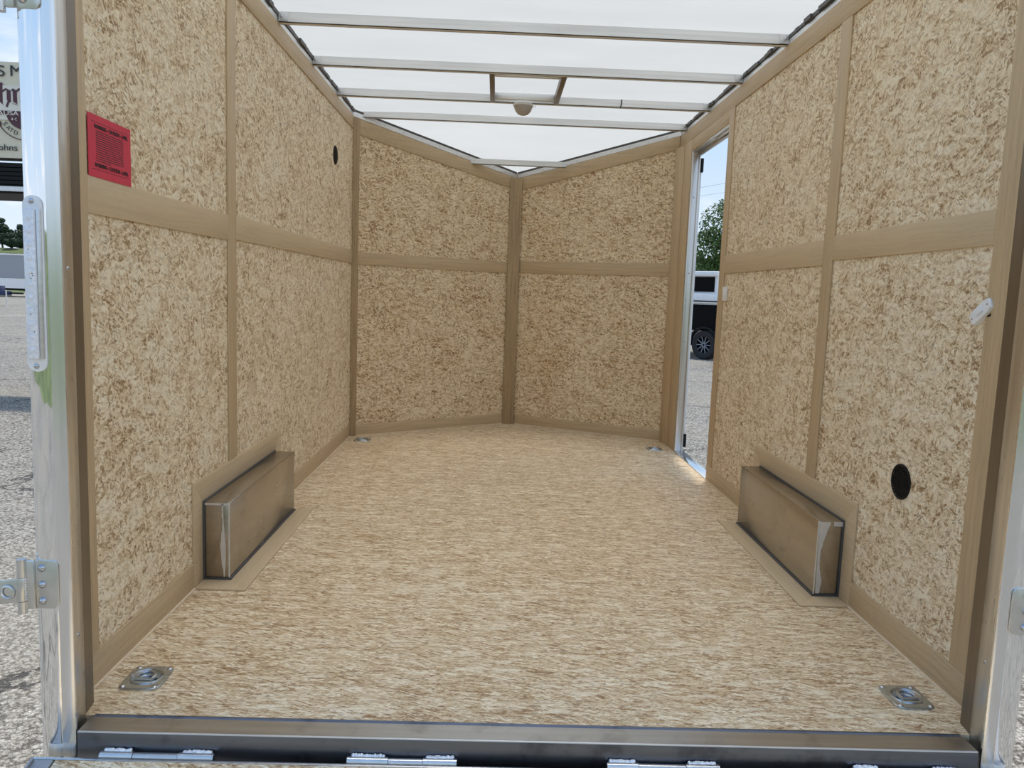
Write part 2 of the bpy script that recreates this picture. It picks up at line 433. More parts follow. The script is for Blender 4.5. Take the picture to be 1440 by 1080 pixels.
def text_parts(name, items, mat, parent):
    """items: (body, size, bold, Matrix) -> one mesh"""
    bm = bmesh.new()
    for body, size, bold, mx in items:
        me = text_mesh(body, size, bold); me.transform(mx); bm.from_mesh(me); bpy.data.meshes.remove(me)
    me = bpy.data.meshes.new(name); bm.to_mesh(me); bm.free(); me.materials.clear(); me.materials.append(mat)
    for p in me.polygons: p.material_index = 0
    o = bpy.data.objects.new(name, me); C.objects.link(o); o.parent = parent; return o

# ------------------------------------------------------------------ dimensions (metres)
W = 1.07; H = 2.06; LL = 2.62; LR = 2.80; NY = 3.365; HN = 1.845; YB = -.75; YF = -.805
GZ = -.50
TT = .006   # trim thickness
# ================================================================== SETTING
b = MB(); b.box(-140, 140, -120, 160, GZ-.3, GZ)
struct(b.build('ground', M['ground']), 'grey gravel and cracked pavement lot around the trailer', 'ground')
b = MB()
b.prism([(-150, 64, GZ-.1), (-150, 82, 3.75), (-150, 110, 4.2), (-150, 140, GZ-.1)], (125, 0, 0))
struct(b.build('hill', M['grass'], smooth=False), 'grassy green bank behind the far grey trailer', 'hill')
b = MB()
b.prism([(-70, -60, GZ-.1), (-70, -36, 2.6), (-70, -26, .2), (-70, -9.5, GZ+.02), (-70, -9.3, GZ-.1)], (140, 0, 0))
struct(b.build('field', M['grass'], smooth=False), 'green field behind the place the photograph is taken from', 'field')

b = MB(); b.prism([(-W-.012, YF, -.06), (W+.012, YF, -.06), (W+.012, LR, -.06), (0, NY+.02, -.06), (-W-.012, LL, -.06)], (0, 0, .06))
struct(b.build('floor', M['osb_floor']), 'oriented strand board floor of the trailer', 'floor')

# walls: inner face strand board, outer skin white metal
b = MB(); b.box(-W-.028, -W, YB, LL, -.06, H+.03)
b.box(-W-.031, -W-.028, YB, LL+.01, -.06, H+.05, 1)
struct(b.build('wall_left', [M['osb_wall'], M['white_paint']], uvoff=(.3, .2)), 'left strand board wall with a round vent and red notice')
b = MB()
for y0, y1, z0 in ((YB, 1.70, -.06), (1.70, 2.50, 1.905), (2.50, LR, -.06)):
    b.box(W, W+.028, y0, y1, z0, H+.03); b.box(W+.028, W+.031, y0, y1, z0, H+.05, 1)
struct(b.build('wall_right', [M['osb_wall'], M['white_paint']], uvoff=(5.7, 3.1)), 'right strand board wall pierced by the side door')
def nose_frame(side):
    a = Vector((-W, LL, 0)) if side < 0 else Vector((0, NY, 0)); e = Vector((0, NY, 0)) if side < 0 else Vector((W, LR, 0))
    d = e-a; ang = math.atan2(d.y, d.x)
    return Matrix.Translation(a) @ Matrix.Rotation(ang, 4, 'Z'), d.length
NF = {s: nose_frame(s) for s in (-1, 1)}
def nose_obj(mb, name, mats, side, **k):
    o = mb.build(name, mats, **k); o.matrix_world = NF[side][0]; return o
for side in (-1, 1):
    ln = NF[side][1]
    h0, h1 = (H+.03, HN+.01) if side < 0 else (HN+.01, H+.03)
    b = MB()
    b.prism([(0, 0, -.06), (ln, 0, -.06), (ln, 0, h1), (0, 0, h0)], (0, .028, 0))
    b.prism([(0, .028, -.06), (ln, .028, -.06), (ln, .028, h1+.02), (0, .028, h0+.02)], (0, .003, 0), 1)
    o = nose_obj(b, 'wall_front_left' if side < 0 else 'wall_front_right', [M['osb_nose'], M['white_paint']], side, uvoff=(2*side, 1.1))
    struct(o, 'slanted strand board panel of the V nose, %s of the centre post' % ('left' if side < 0 else 'right'))

# roof sheet
b = MB()
zr = H+.043
b.add([(-W-.03, -.88, zr), (W+.03, -.88, zr), (W+.03, LR, zr), (-W-.03, LL, zr), (0, NY+.04, HN+.017)],
      [(0, 1, 2, 3), (3, 2, 4)])
struct(b.build('ceiling', M['roof'], smooth=False), 'white translucent roof sheet letting daylight in', 'ceiling')

# ---- trims
TN = [0]
def trim(mb, label, mat='ply', uvrot=False, bevel=.0015, nose=None, name=None, cat='trim', uvoff=None):
    TN[0] += 1
    uo = uvoff or (TN[0]*1.37, TN[0]*.731)
    nm = name or 'trim_%d' % TN[0]
    o = nose_obj(mb, nm, M[mat], nose, bevel=bevel, uvrot=uvrot, uvoff=uo) if nose else mb.build(nm, M[mat], bevel=bevel, uvrot=uvrot, uvoff=uo)
    return struct(o, label, cat)
XI = -W; XT = -W+TT
def lbox(y0, y1, z0, z1, th=TT): return MB().box(-W, -W+th, y0, y1, z0, z1)
def rbox(y0, y1, z0, z1, th=TT): return MB().box(W-th, W, y0, y1, z0, z1)
ZT = 1.98
trim(lbox(YB, LL, ZT, H), 'plywood strip along the top of the left wall')
trim(rbox(YB, LR, ZT-.005, H), 'plywood strip along the top of the right wall')
trim(lbox(.282, .366, .346, ZT), 'vertical plywood strip on the left wall above the wheel box', uvrot=True, mat='ply')
trim(rbox(.29, .374, .342, ZT-.005), 'vertical plywood strip on the right wall above the wheel box', uvrot=True, mat='ply')
trim(lbox(YB, -.655, .085, ZT), 'vertical plywood strip at the rear end of the left wall', uvrot=True)
trim(rbox(YB, -.612, .085, ZT-.005), 'vertical plywood strip at the rear end of the right wall', uvrot=True)
trim(lbox(-.655, .282, 1.130, 1.217), 'level plywood strip under the red notice on the left wall', mat='ply_pale')
trim(lbox(.366, LL, 1.137, 1.222), 'level plywood strip on the left wall between upright strip and nose corner', mat='ply_pale')
trim(rbox(-.612, .29, 1.140, 1.226), 'level plywood strip on the rear part of the right wall', mat='ply_pale')
trim(rbox(.374, 1.612, 1.125, 1.218), 'level plywood strip on the right wall next to the side door', mat='ply_pale')
trim(rbox(1.612, 1.702, .085, ZT-.005), 'vertical plywood strip at the near side of the side door', uvrot=True)
trim(rbox(1.702, 2.50, 1.905, ZT-.005), 'plywood strip over the side door')
trim(MB().prism([(1.036, 2.806, 0), (1.061, 2.680, 0), (1.0695, 2.680, 0), (1.0695, 2.798, 0)], (0, 0, ZT-.006)), 'vertical plywood strip in the right nose corner', uvrot=True)
trim(rbox(2.492, 2.668, 0, ZT-.005, .008), 'dark edged plywood strip at the far side of the side door', uvrot=True)
LN, RN = NF[-1][1], NF[1][1]
trim(MB().box(0.004, .048, -TT, 0, 0, 2.05), 'narrow vertical plywood strip in the left nose corner', uvrot=True, mat='ply_dark', nose=-1)
trim(MB().box(.048, LN-.055, -TT, 0, 1.128, 1.210), 'level plywood strip across the left nose panel', nose=-1)
trim(MB().box(.052, RN-.008, -TT, 0, 1.133, 1.221), 'level plywood strip across the right nose panel', nose=1)
def hl(a, c, x, ln): return a+(c-a)*x/ln
x0, x1 = .048, LN-.045
trim(MB().prism([(x0, -TT, hl(1.957, 1.735, x0, LN)), (x1, -TT, hl(1.957, 1.735, x1, LN)), (x1, -TT, hl(2.054, 1.816, x1, LN)), (x0, -TT, hl(2.054, 1.816, x0, LN))], (0, TT, 0)),
     'sloping plywood strip along the top of the left nose panel', nose=-1)
x0, x1 = .045, RN-.012
trim(MB().prism([(x0, -TT, hl(1.725, 1.975, x0, RN)), (x1, -TT, hl(1.725, 1.975, x1, RN)), (x1, -TT, hl(1.814, 2.059, x1, RN)), (x0, -TT, hl(1.814, 2.059, x0, RN))], (0, TT, 0)),
     'sloping plywood strip along the top of the right nose panel', nose=1)
# centre post, bevelled back into the V
b = MB(); b.prism([(-.050, 3.318, 0), (.038, 3.325, 0), (.030, 3.352, 0), (0, 3.364, 0), (-.04, 3.345, 0)], (0, 0, 1.812))
trim(b, 'dark stained wooden post standing in the tip of the V nose', uvrot=True, mat='ply_dark')
# baseboards
def board(parts, name, label, nose=None):
    b = MB(); [b.box(*p) for p in parts[0]]
    o = trim(b, label, mat='ply', nose=nose, name=name, cat='baseboard', bevel=.001)
    e = MB(); [e.box(*p) for p in parts[1]]
    e.build('raw_edge', M['raw_edge'], o)
def seg(ax, ys, z=.085):
    s = -1 if ax < 0 else 1
    return ([(s*W, s*(W-TT), y0, y1, 0, z) for y0, y1 in ys], [(s*(W-TT), s*(W-TT-.006), y0, y1, 0.0005, .005) for y0, y1 in ys])
board(seg(-1, [(YB, -.058), (.956, LL-.01)]), 'baseboard_left', 'plywood baseboard along the foot of the left wall')
board(seg(1, [(YB, -.052), (.952, 1.702)]), 'baseboard_right', 'plywood baseboard along the foot of the right wall')
board(([(.048, LN-.06, -TT, 0, 0, .078)], [(.048, LN-.06, -TT-.006, -TT, .0005, .005)]), 'baseboard_front_left', 'plywood baseboard at the foot of the left nose panel', -1)
board(([(.05, RN-.01, -TT, 0, 0, .075)], [(.05, RN-.01, -TT-.006, -TT, .0005, .005)]), 'baseboard_front_right', 'plywood baseboard at the foot of the right nose panel', 1)

# aluminium angle and black sealant under the roof
for side in (-1, 1):
    yend = LL if side < 0 else LR
    b = MB(); b.box(side*(W-.004), side*(W+.02), YB, yend, H, H+.022)
    o = b.build('roof_rail', M['alu'])
    tag(o, 'aluminium roof rail along the top of the %s wall' % ('left' if side < 0 else 'right'), 'rail')
    random.seed(11+side); c = MB(); y = YB
    while y < yend:
        l = random.uniform(.03, .12); y2 = min(yend, y+l); d = random.uniform(.000, .014)
        c.box(side*(W-.006-d), side*(W+.02), y, y2, H+.024, H+.042-random.uniform(0, .004)); y = y2
    c.build('sealant', M['seal_dark'], o, smooth=False)
for side in (-1, 1):
    ln = NF[side][1]; z0, z1 = (2.058, 1.818) if side < 0 else (1.818, 2.06)
    q0, q1 = .0, ln-.006
    if side > 0: q0, q1 = .006, ln-.004
    def zz_(x, a, c): return a+(c-a)*x/ln
    b = MB(); b.prism([(q0, -.004, zz_(q0, z0, z1)), (q1, -.004, zz_(q1, z0, z1)), (q1, -.004, zz_(q1, z0, z1)+.030), (q0, -.004, zz_(q0, z0, z1)+.030)], (0, .004, 0))
    for k in range(9):
        x = ln*(k+.6)/9.4; b.dome((x, -.004, zz_(x, z0, z1)+.015), (0, -1, 0), .0035, .002, 8, 2, 1)
    o = nose_obj(b, 'nose_rail', [M['alu'], M['bolt']], side)
    tag(o, 'riveted aluminium rail above the %s nose panel' % ('left' if side < 0 else 'right'), 'rail')
    c = MB(); c.prism([(q0, -.007, zz_(q0, z0, z1)+.031), (q1, -.007, zz_(q1, z0, z1)+.031), (q1, -.007, zz_(q1, z0, z1)+.043), (q0, -.007, zz_(q0, z0, z1)+.043)], (0, .007, 0))
    c.build('sealant', M['seal_dark'], o)

# ================================================================== ROOF BOWS
def bow_mesh(half_l, half_r, y0, zb, h, dp=.030):
    b = MB()
    b.box(-half_l, half_r, y0, y0+.003, zb, zb+h)              # web facing the rear
    b.box(-half_l, half_r, y0, y0+dp, zb, zb+.003)             # bottom flange
    b.box(-half_l, half_r, y0+dp-.003, y0+dp, zb, zb+h)
    return b
bows = [(.903, 'aluminium roof bow nearest the rear opening'), (1.51, 'aluminium roof bow on the near side of the vent frame'),
        (2.107, 'aluminium roof bow the dome light hangs from'), (2.655, 'aluminium roof bow above the nose corners')]
for i, (y, lab) in enumerate(bows):
    o = thing('roof_bow', lab, 'roof bow', (0, y, H), group='aluminium bows under the roof')
    bow_mesh(W-.006, W-.006, 0, 0, .043).build('channel', M['alu_bow'], o)
    for s in (-1, 1):
        e = MB(); e.box(s*(W-.045), s*(W-.007), -.004, -.0005, .004, .040); e.dome((s*(W-.02), -.004, .022), (0, -1, 0), .006, .004, 10, 3, 1)
        e.build('end_bracket', [M['alu'], M['bolt']], o)
    if i == 2:
        MB().tube([(.553, -.003, .055-.012), (.553, -.004, .02), (.547, -.004, -.004)], .003, 6).build('wire', M['black'], o)
BOW5 = 1.874
o = thing('roof_bow', 'short aluminium roof bow across the tip of the V nose', 'roof bow', (0, 3.13, BOW5), group='aluminium bows under the roof')
bow_mesh(.335, .335, 0, 0, .038, .025).build('channel', M['alu_bow'], o)
for s in (-1, 1):
    MB().box(s*.305, s*.335, -.004, -.0005, .003, .026).build('end_bracket', M['alu'], o)
# vent frame between the second and third bows
vf = thing('roof_vent_frame', 'small square frame of metal rails between two roof bows', 'vent frame', (0, 1.54, H))
for x in (-.197, .165):
    MB().box(x, x+.026, 0.002, .564, -.001, .040).build('side_rail', M['alu_dark'], vf, bevel=.001)
for y, in ((.035,), (.50,)):
    MB().box(-.169, .163, y, y+.025, .004, .040).build('cross_rail', M['alu_bow'], vf, bevel=.001)
# dome light
dl = thing('dome_light', 'round translucent dome light hanging under the roof', 'light', (-.008, 2.115, H-.003))
MB().lathe((0, 0, 0), (0, 0, -1), [(.001, 0), (.056, 0), (.058, .004), (.058, .012), (.054, .014)], 32).build('base_ring', M['white_plastic'], dl)
MB().lathe((0, 0, 0), (0, 0, -1), [(.053, .012), (.052, .022), (.045, .040), (.030, .056), (.012, .063), (.001, .064)], 32).build('lens', M['dome'], dl)
b = MB(); b.tube([(.060+.008*math.cos(a*.7), -.02, -.012+.008*math.sin(a*.7)) for a in range(9)], .0015, 6, True)
b.build('switch_loop', M['alu'], dl)

# ================================================================== SIDE DOOR
dr = bpy.data.objects.new('door_1', None); C.objects.link(dr); dr.location = (W, 1.70, 0)
struct(dr, 'open side doorway with aluminium frame on the right wall', 'door')
fb = MB()
fb.box(-.004, .046, .764, .800, -.004, 1.905)                    # far jamb
fb.box(.038, .046, .754, .764, 0.0, 1.9)                         # stop of the far jamb
fb.box(.002, .046, 0, .012, -.004, 1.905)                        # near jamb
fb.box(-.003, .046, .012, .764, 1.893, 1.908)                    # head
fb.box(.034, .046, .012, .764, 1.872, 1.893)
fb.build('frame', M['leg_alu'], dr, bevel=.0015)
for z in (.30, .72, 1.15, 1.62):
    MB().dome((.018, .764, z), (0, -1, 0), .006, .004, 10, 3).build('screw', M['bolt'], dr)
MB().box(.010, .024, .05, .30, 1.884, 1.893).build('head_latch', M['alu'], dr, bevel=.001)
MB().box(-.012, .055, .012, .766, -.004, .006).build('threshold', M['flange'], dr, bevel=.002)
lf = MB(); lf.box(.0485, .064, .785, 1.50, .03, 1.86)
leaf = lf.build('door_leaf', M['white_paint'], dr, bevel=.003)
for z in (.03, 1.775): MB().box(.048, .070, .768, .785, z, z+.085).build('corner_gasket', M['black'], leaf, bevel=.002)

# ================================================================== WHEEL BOXES
def wheel_box(side):
    nm = 'left' if side < 0 else 'right'
    s = 1 if side < 0 else -1         # direction into the room
    t0 = thing('wheel_box', 'brushed metal wheel box against the %s wall' % nm, 'wheel box', (side*W, .44, 0), group='wheel boxes')
    d, y0, y1, z = .092, -.418, .415, .266
    b = MB(); b.box(s*.0005, s*d, y0, y1, .0005, z); b.build('shell', M['box_metal'], t0, bevel=.004)
    # plywood collar on the wall: frame with chamfered upper corners
    c = MB(); zz = .006
    def wp(pts, e=.0065): c.prism([(s*.0001, y, z_) for y, z_ in pts], (s*e, 0, 0))
    wp([(y0-.078, .0), (y0-.001, .0), (y0-.001, z+.002), (y0-.078, z+.080)])
    wp([(y0-.078, z+.080), (y0-.001, z+.002), (y1+.001, z+.002), (y1+.10, z+.070), (y1+.06, z+.080)])
    wp([(y1+.001, .0), (y1+.095, .085), (y1+.10, z+.070), (y1+.001, z+.002)])
    tag(c.build('wall_collar', M['ply_pale'], t0, bevel=.001), 'plywood collar on the wall around the box')
    f = MB()
    f.prism([(s*.008, y0-.085, .0003), (s*(d+.078), y0-.087, .0003), (s*(d+.001), y0-.001, .0003), (s*.008, y0-.001, .0003)], (0, 0, .005))
    f.prism([(s*(d+.001), y0-.001, .0003), (s*(d+.078), y0-.087, .0003), (s*(d+.074), y1+.06, .0003), (s*(d+.001), y1-.0, .0003)], (0, 0, .005))
    tag(f.build('floor_collar', M['ply_pale'], t0, bevel=.001, uvrot=True), 'plywood collar on the floor around the box')
    q = MB()
    q.box(s*d, s*(d+.006), y0-.004, y1+.002, .0055, .0095); q.box(s*.006, s*(d+.006), y0-.006, y0, .0055, .0095)
    q.box(s*.0066, s*.011, y0-.006, y0, .0095, z+.003); q.box(s*.0066, s*.011, y0-.004, y1+.004, z, z+.004)
    q.build('sealant', M['seal_dark'], t0)
    # bright weld along the near corner and the top edge
    random.seed(5+side); wz = MB(); n = 40; pts = []
    for k in range(n):
        zz = .014+(z-.018)*k/(n-1); f_ = k/(n-1)
        if side < 0: a = .016-.004*math.sin(f_*5); wdt = .004+.013*math.sin(math.pi*min(1, f_*1.35))**1.5+.0025*(random.random()-.5)
        else: a = .003+.004*(1-f_); wdt = .008+.030*max(0, (f_-.55)/.45)**1.3+.010*math.exp(-((f_-.15)/.15)**2)+.003*(random.random()-.5)
        pts.append((zz, a, max(.002, wdt)))
    for (za, aa, wa), (zb, ab, wb) in zip(pts, pts[1:]):
        wz.prism([(s*(d-aa), y0-.0004, za), (s*(d-aa-wa), y0-.0004, za), (s*(d-ab-wb), y0-.0004, zb), (s*(d-ab), y0-.0004, zb)], (0, -.0006, 0))
    wz.box(s*(d-.003), s*(d+.0006), y0-.0006, y0+.0025, .012, z-.003)
    if side < 0: wz.box(s*.012, s*(d-.004), y0-.0010, y0+.001, z-.009, z-.003)
    else: wz.box(s*.008, s*.040, y0-.0010, y0+.001, z-.018, z-.003)
    tag(wz.build('weld_seam', M['weld_glint_metal'], t0, smooth=False), 'bright ground weld at the near corner')
    return t0
wheel_box(-1); wheel_box(1)

# ================================================================== TIE-DOWNS
def tie_down():
    t0 = thing('tie_down', '', 'tie-down')
    n = 48; hw, hl_, rc = .050, .057, .014
    outer = []
    for i in range(n):
        a = 2*math.pi*i/n; c, s_ = math.cos(a), math.sin(a)
        p = 6.0; r = 1/((abs(c)/hw)**p+(abs(s_)/hl_)**p)**(1/p); outer.append((r*c, r*s_))
    inner = [(.036*math.cos(2*math.pi*i/n), .036*math.sin(2*math.pi*i/n)) for i in range(n)]
    b = MB(); vs = []
    rings = [(outer, .0003), (outer, .0035), ([(x*.97, y*.97) for x, y in outer], .0050), ([(x*1.10, y*1.10) for x, y in inner], .0052),
             ([(x*1.03, y*1.03) for x, y in inner], .0080), (inner, .0070), ([(x*.92, y*.92) for x, y in inner], .0025)]
    for ring, z in rings: vs += [(x, y, z) for x, y in ring]
    fs = [(k*n+i, k*n+(i+1) % n, (k+1)*n+(i+1) % n, (k+1)*n+i) for k in range(len(rings)-1) for i in range(n)]
    b.add(vs, fs); b.build('plate', M['zinc'], t0)
    pr = [(.034, .0028), (.030, .0014), (.018, .0010), (.014, .0018), (.001, .0020)]
    MB().lathe((0, 0, 0), (0, 0, 1), [(r, z) for r, z in pr], 40).build('pan', M['zinc_blue'], t0)
    pts = [(.021*math.cos(a), -.004+.024*math.sin(a), .0085) for a in [math.radians(-25+k*230/22) for k in range(23)]]
    pts += [(-.019, -.019, .0085), (0.0, -.019, .0085), (.019, -.019, .0085)]
    MB().tube(pts, .0042, 10, True).build('ring', M['zinc'], t0)
    MB().box(-.026, .026, -.033, -.025, .003, .0085).build('ring_strap', M['zinc'], t0, bevel=.002)
    for sx_ in (-1, 1):
        for sy_ in (-1, 1):
            MB().dome((sx_*.038, sy_*.046, .0045), (0, 0, 1), .0075, .004, 14, 3).build('bolt', M['bolt'], t0)
    return t0
td = tie_down()
for i, (x, y, lab) in enumerate([(-.960, -.637, 'recessed zinc tie-down ring near the rear left corner of the floor'), (.947, -.640, 'recessed zinc tie-down ring near the rear right corner of the floor'),
                                 (-.96, 2.508, 'small recessed tie-down ring by the left nose corner'), (.943, 2.512, 'small recessed tie-down ring by the side door and right nose corner')]):
    o = td if i == 0 else copy_tree(td)
    o.location = (x, y, 0); tag(o, lab, 'tie-down', 'recessed tie-down rings in the floor')

# ================================================================== WALL FITTINGS
def vent(side, y, z, r, lab):
    s = 1 if side < 0 else -1
    o = thing('round_vent', lab, 'vent', (side*W, y, z), group='round black wall vents')
    MB().lathe((0, 0, 0), (s, 0, 0), [(r*1.02, 0.0003), (r*1.02, .004), (r*.94, .0055), (r*.90, .003)], 36).build('rim', M['black'], o)
    MB().lathe((0, 0, 0), (s, 0, 0), [(r*.92, .0006), (.001, .0006)], 36).build('back_plate', M['black_panel'], o)
    b = MB(); n = 13
    for k in range(n):
        zz = -r*.86+2*r*.86*k/(n-1); hw = math.sqrt(max(0, (r*.90)**2-zz*zz))
        if hw > .005: b.box(s*.0012, s*.0036, -hw, hw, zz-.0016, zz+.0016)
    b.build('grille', M['black'], o)
vent(-1, 2.09, 1.726, .052, 'round black vent high on the left wall near the nose')
vent(1, -.295, .480, .051, 'round black vent low on the right wall near the rear')

# red notice
nt = thing('notice_sheet', 'red paper notice with black print on the left wall', 'notice', (-W, -.547, 1.215))
hw, hh = .104, .141
b = MB(); b.box(.0062, .0070, -hw, hw, 0, hh); b.build('sheet', M['red_paper'], nt)
q = MB(); xx0, xx1 = .0070, .0073
for z in (.018, .125): q.box(xx0, xx1, -.088, .088, z-.0004, z+.0004)
random.seed(3)
for k in range(14):
    z = .104-k*.0051; y = -.068; end = .064 if k < 13 else 0.0
    while y < end:
        l = random.uniform(.004, .016); y2 = min(end, y+l); q.box(xx0, xx1, y, y2, z, z+.0022); y = y2+.0018
q.build('printed_lines', M['ink'], nt, smooth=False)
RT = Matrix.Rotation(math.radians(90), 4, 'Z') @ Matrix.Rotation(math.radians(90), 4, 'X')   # text facing +X, reading along +Y
hd = []
for z, ttl in ((.1115, 'WARNING - CAUTION - LABEL'), (.0245, 'WARNING - CAUTION - LABEL')):
    hd.append((ttl, .0118, .0005, Matrix.Translation((.0073, -.076, z)) @ RT))
for h_ in hd:
    hm = text_parts('headline', [h_], M['ink'], nt)
    for v in hm.data.vertices: v.co.x = min(max(v.co.x, .0071), .0078)

# tilted white switch and small plate
sw = thing('light_switch', 'tilted white plastic light switch on the right wall near the rear', 'switch', (W, -.599, .980), (math.radians(0), 0, 0))
b = MB(); n = 40; pl = []
for i in range(n):
    a = 2*math.pi*i/n; c, s_ = math.cos(a), math.sin(a); p = 5.0
    r = 1/((abs(c)/.043)**p+(abs(s_)/.0175)**p)**(1/p); pl.append((r*c, r*s_))
ta = math.radians(-35)
rot = lambda u, v: (u*math.cos(ta)-v*math.sin(ta), u*math.sin(ta)+v*math.cos(ta))
vs = []
rings = [(1, -.0004), (1, -.010), (.93, -.0135), (.6, -.0142)]
for k, x in rings: vs += [(x, *rot(u*k, v*k)) for u, v in pl]
fs = [(k*n+i, (k+1)*n+i, (k+1)*n+(i+1) % n, k*n+(i+1) % n) for k in range(3) for i in range(n)] + [tuple(range(3*n, 4*n))]
b.add(vs, fs); b.build('cover', M['white_plastic'], sw, fixn=True)
b = MB(); b.prism([(-.0142, *rot(u, v)) for u, v in ((-.014, -.007), (.014, -.007), (.014, .007), (-.014, .007))], (-.004, 0, 0))
b.build('rocker', M['white_plastic'], sw, bevel=.0015)
for u in (-.033, .033): MB().dome((-.0135, *rot(u, 0)), (-1, 0, 0), .0035, .0015, 10, 2).build('screw', M['bolt'], sw)
MB().tube([(-.004, *rot(-.012, -.021)), (-.005, *rot(-.02, -.024)), (-.001, *rot(-.03, -.020))], .0035, 6).build('wire', M['black'], sw)
sp = thing('switch_plate', 'small white plate on the right wall beside the side door', 'switch', (W, 1.574, 1.02))
MB().box(-.010, -.0003, -.032, .032, -.036, .036).build('cover', M['white_plastic'], sp, bevel=.002)
MB().box(-.014, -.010, -.010, .010, -.016, .016).build('rocker', M['white_plastic'], sp, bevel=.001)

# ================================================================== REAR FRAME
def post(side):
    nm = 'left' if side < 0 else 'right'
    s = side
    o = thing('rear_post', 'tall polished metal corner post at the %s of the rear opening' % nm, 'post', (0, 0, 0), group='rear corner posts')
    xo = 0 if side < 0 else -.012
    zb, zt = -.062, 2.15
    def P(x, y): return (s*(x+xo), y, zb)
    ex = (0, 0, zt-zb)
    MB().prism([P(1.082, -.745), P(1.031, -.752), P(1.024, -.802), P(1.082, -.802)], ex).build('inner_liner', M['alu_dark'], o, uvrot=False)
    MB().prism([P(1.082, -.803), P(1.0225, -.803), P(1.0115, -.866), P(1.082, -.866)], ex).build('return_leg', M['leg_alu'], o, bevel=.002)
    MB().prism([P(1.036, -.867), P(1.009, -.867), P(1.009, -.872), P(1.014, -.8745), P(1.036, -.8745)], ex).build('face_flange', M['flange'], o)
    pts = [P(1.0361, -.8665)] + [P(1.0361+.0435*k/10, -.8735-.0030*math.sin(math.pi*k/10)**.7) for k in range(11)] + [P(1.0825, -.8665)]
    b = MB(); nz = 1; b.prism(pts, ex); b.build('polished_cover', M['polished'], o)
    MB().prism([P(1.0822, -.74), P(1.0822, -.866), P(1.0845, -.866), P(1.0845, -.80), P(1.1015, -.76), P(1.1015, -.74)], ex).build('outer_return', M['white_paint'], o)
    zs = (.205, 1.0, 1.8) if side < 0 else (.195, 1.0, 1.8)
    for z in zs:
        MB().dome((s*(1.0165+xo), -.838, z), (-s, 0, 0), .0052, .0035, 12, 3).build('rivet', M['bolt'], o)
    return o
post(-1); post(1)
hb = MB(); hb.box(-1.008, .994, -.866, -.76, 2.0, 2.15)
struct(hb.build('rear_header', M['flange'], bevel=.004), 'metal header over the rear opening', 'header')
# sill
sl = thing('rear_sill', 'dark bare steel cross member at the edge of the floor', 'sill', (0, -.84, 0))
b = MB(); b.box(-1.008, .9905, -.033, .034, -.104, -.0005); b.build('tube', M['sill'], sl, bevel=.0035)
MB().box(-1.006, .9885, -.0285, .0265, -.0006, .0008).build('top_face_lit', M['sill_top_lit'], sl)  # same steel coloured brighter, standing in for sky and walls mirrored on top
MB().box(-1.006, .9885, -.0330, -.0286, -.0022, .0009).build('edge_glint', M['weld_glint_metal'], sl, bevel=.0008)  # painted highlight: pale strip in place of the sky's glint on the edge
b = MB(); b.prism([(-1.0, .0268, .0006), (-1.0, .0345, .0006), (-1.0, .0345, .0035), (-1.0, .0300, .0030)], (1.985, 0, 0))
b.build('weld_line', M['sill'], sl, smooth=False)
# ramp hinges
rh0 = None
for i, (xa, xb, xc, xd) in enumerate([(-.950, -.880, -.782, -.706), (-.417, -.328, -.252, -.178), (.153, .222, .328, .402), (.700, .765, .880, .943)]):
    o = thing('ramp_hinge', ['leftmost welded ramp hinge under the steel sill', 'welded ramp hinge second from the left under the steel sill', 'welded ramp hinge third from the left under the steel sill', 'rightmost welded ramp hinge under the steel sill'][i],
              'hinge', ((xa+xd)/2, -.875, -.046), group='welded hinges of the ramp')
    cx = (xa+xd)/2
    for p, q in ((xa, xb), (xc, xd)):
        b = MB(); b.cyl((p-cx, -.0115, 0), (q-cx, -.0115, 0), .010, 18); b.build('knuckle', M['hinge_zinc'], o)
        wb = MB(); n = 12; random.seed(int(p*1000) % 97)
        for k in range(n):
            x = p-cx+(q-p)*(.10+.8*(k+.5)/n); wb.dome((x, -.004, .008+random.uniform(-.001, .002)), (0, -.6, .8), .0052, .0045, 8, 2)
        wb.build('weld_bead', M['weld'], o)
    b = MB(); b.cyl((xb-cx+.001, -.0115, -.001), (xc-cx-.001, -.0115, -.001), .0095, 18)
    b.build('barrel', M['leg_alu'], o)
# ramp door
ang = math.asin((-.042-GZ-.028)/1.93)
rp = thing('ramp_door', 'lowered ramp door with strand board deck below the sill', 'ramp', (0, -.899, -.042), (ang, 0, 0))
b = MB(); b.box(-1.035, 1.03, -1.90, -.0085, -.022, -.001); b.build('deck', M['osb_ramp'], rp, uvoff=(4.4, 9.1))
b = MB(); b.box(-1.085, 1.075, -.0083, -.001, -.028, .000); b.build('hinge_rail', M['leg_alu'], rp, bevel=.002)
for s in (-1, 1):
    b = MB(); x = 1.085 if s < 0 else 1.075; b.box(s*x, s*(x-.046), -1.93, -.0087, -.028, .000)
    b.box(s*x, s*(x-.006), -1.93, -.0087, .000, .006); b.build('side_rail', M['ramp_rail'], rp, bevel=.002)
b = MB(); b.box(-1.035, 1.03, -1.93, -1.90, -.028, -.006); b.build('end_rail', M['alu'], rp, bevel=.002)

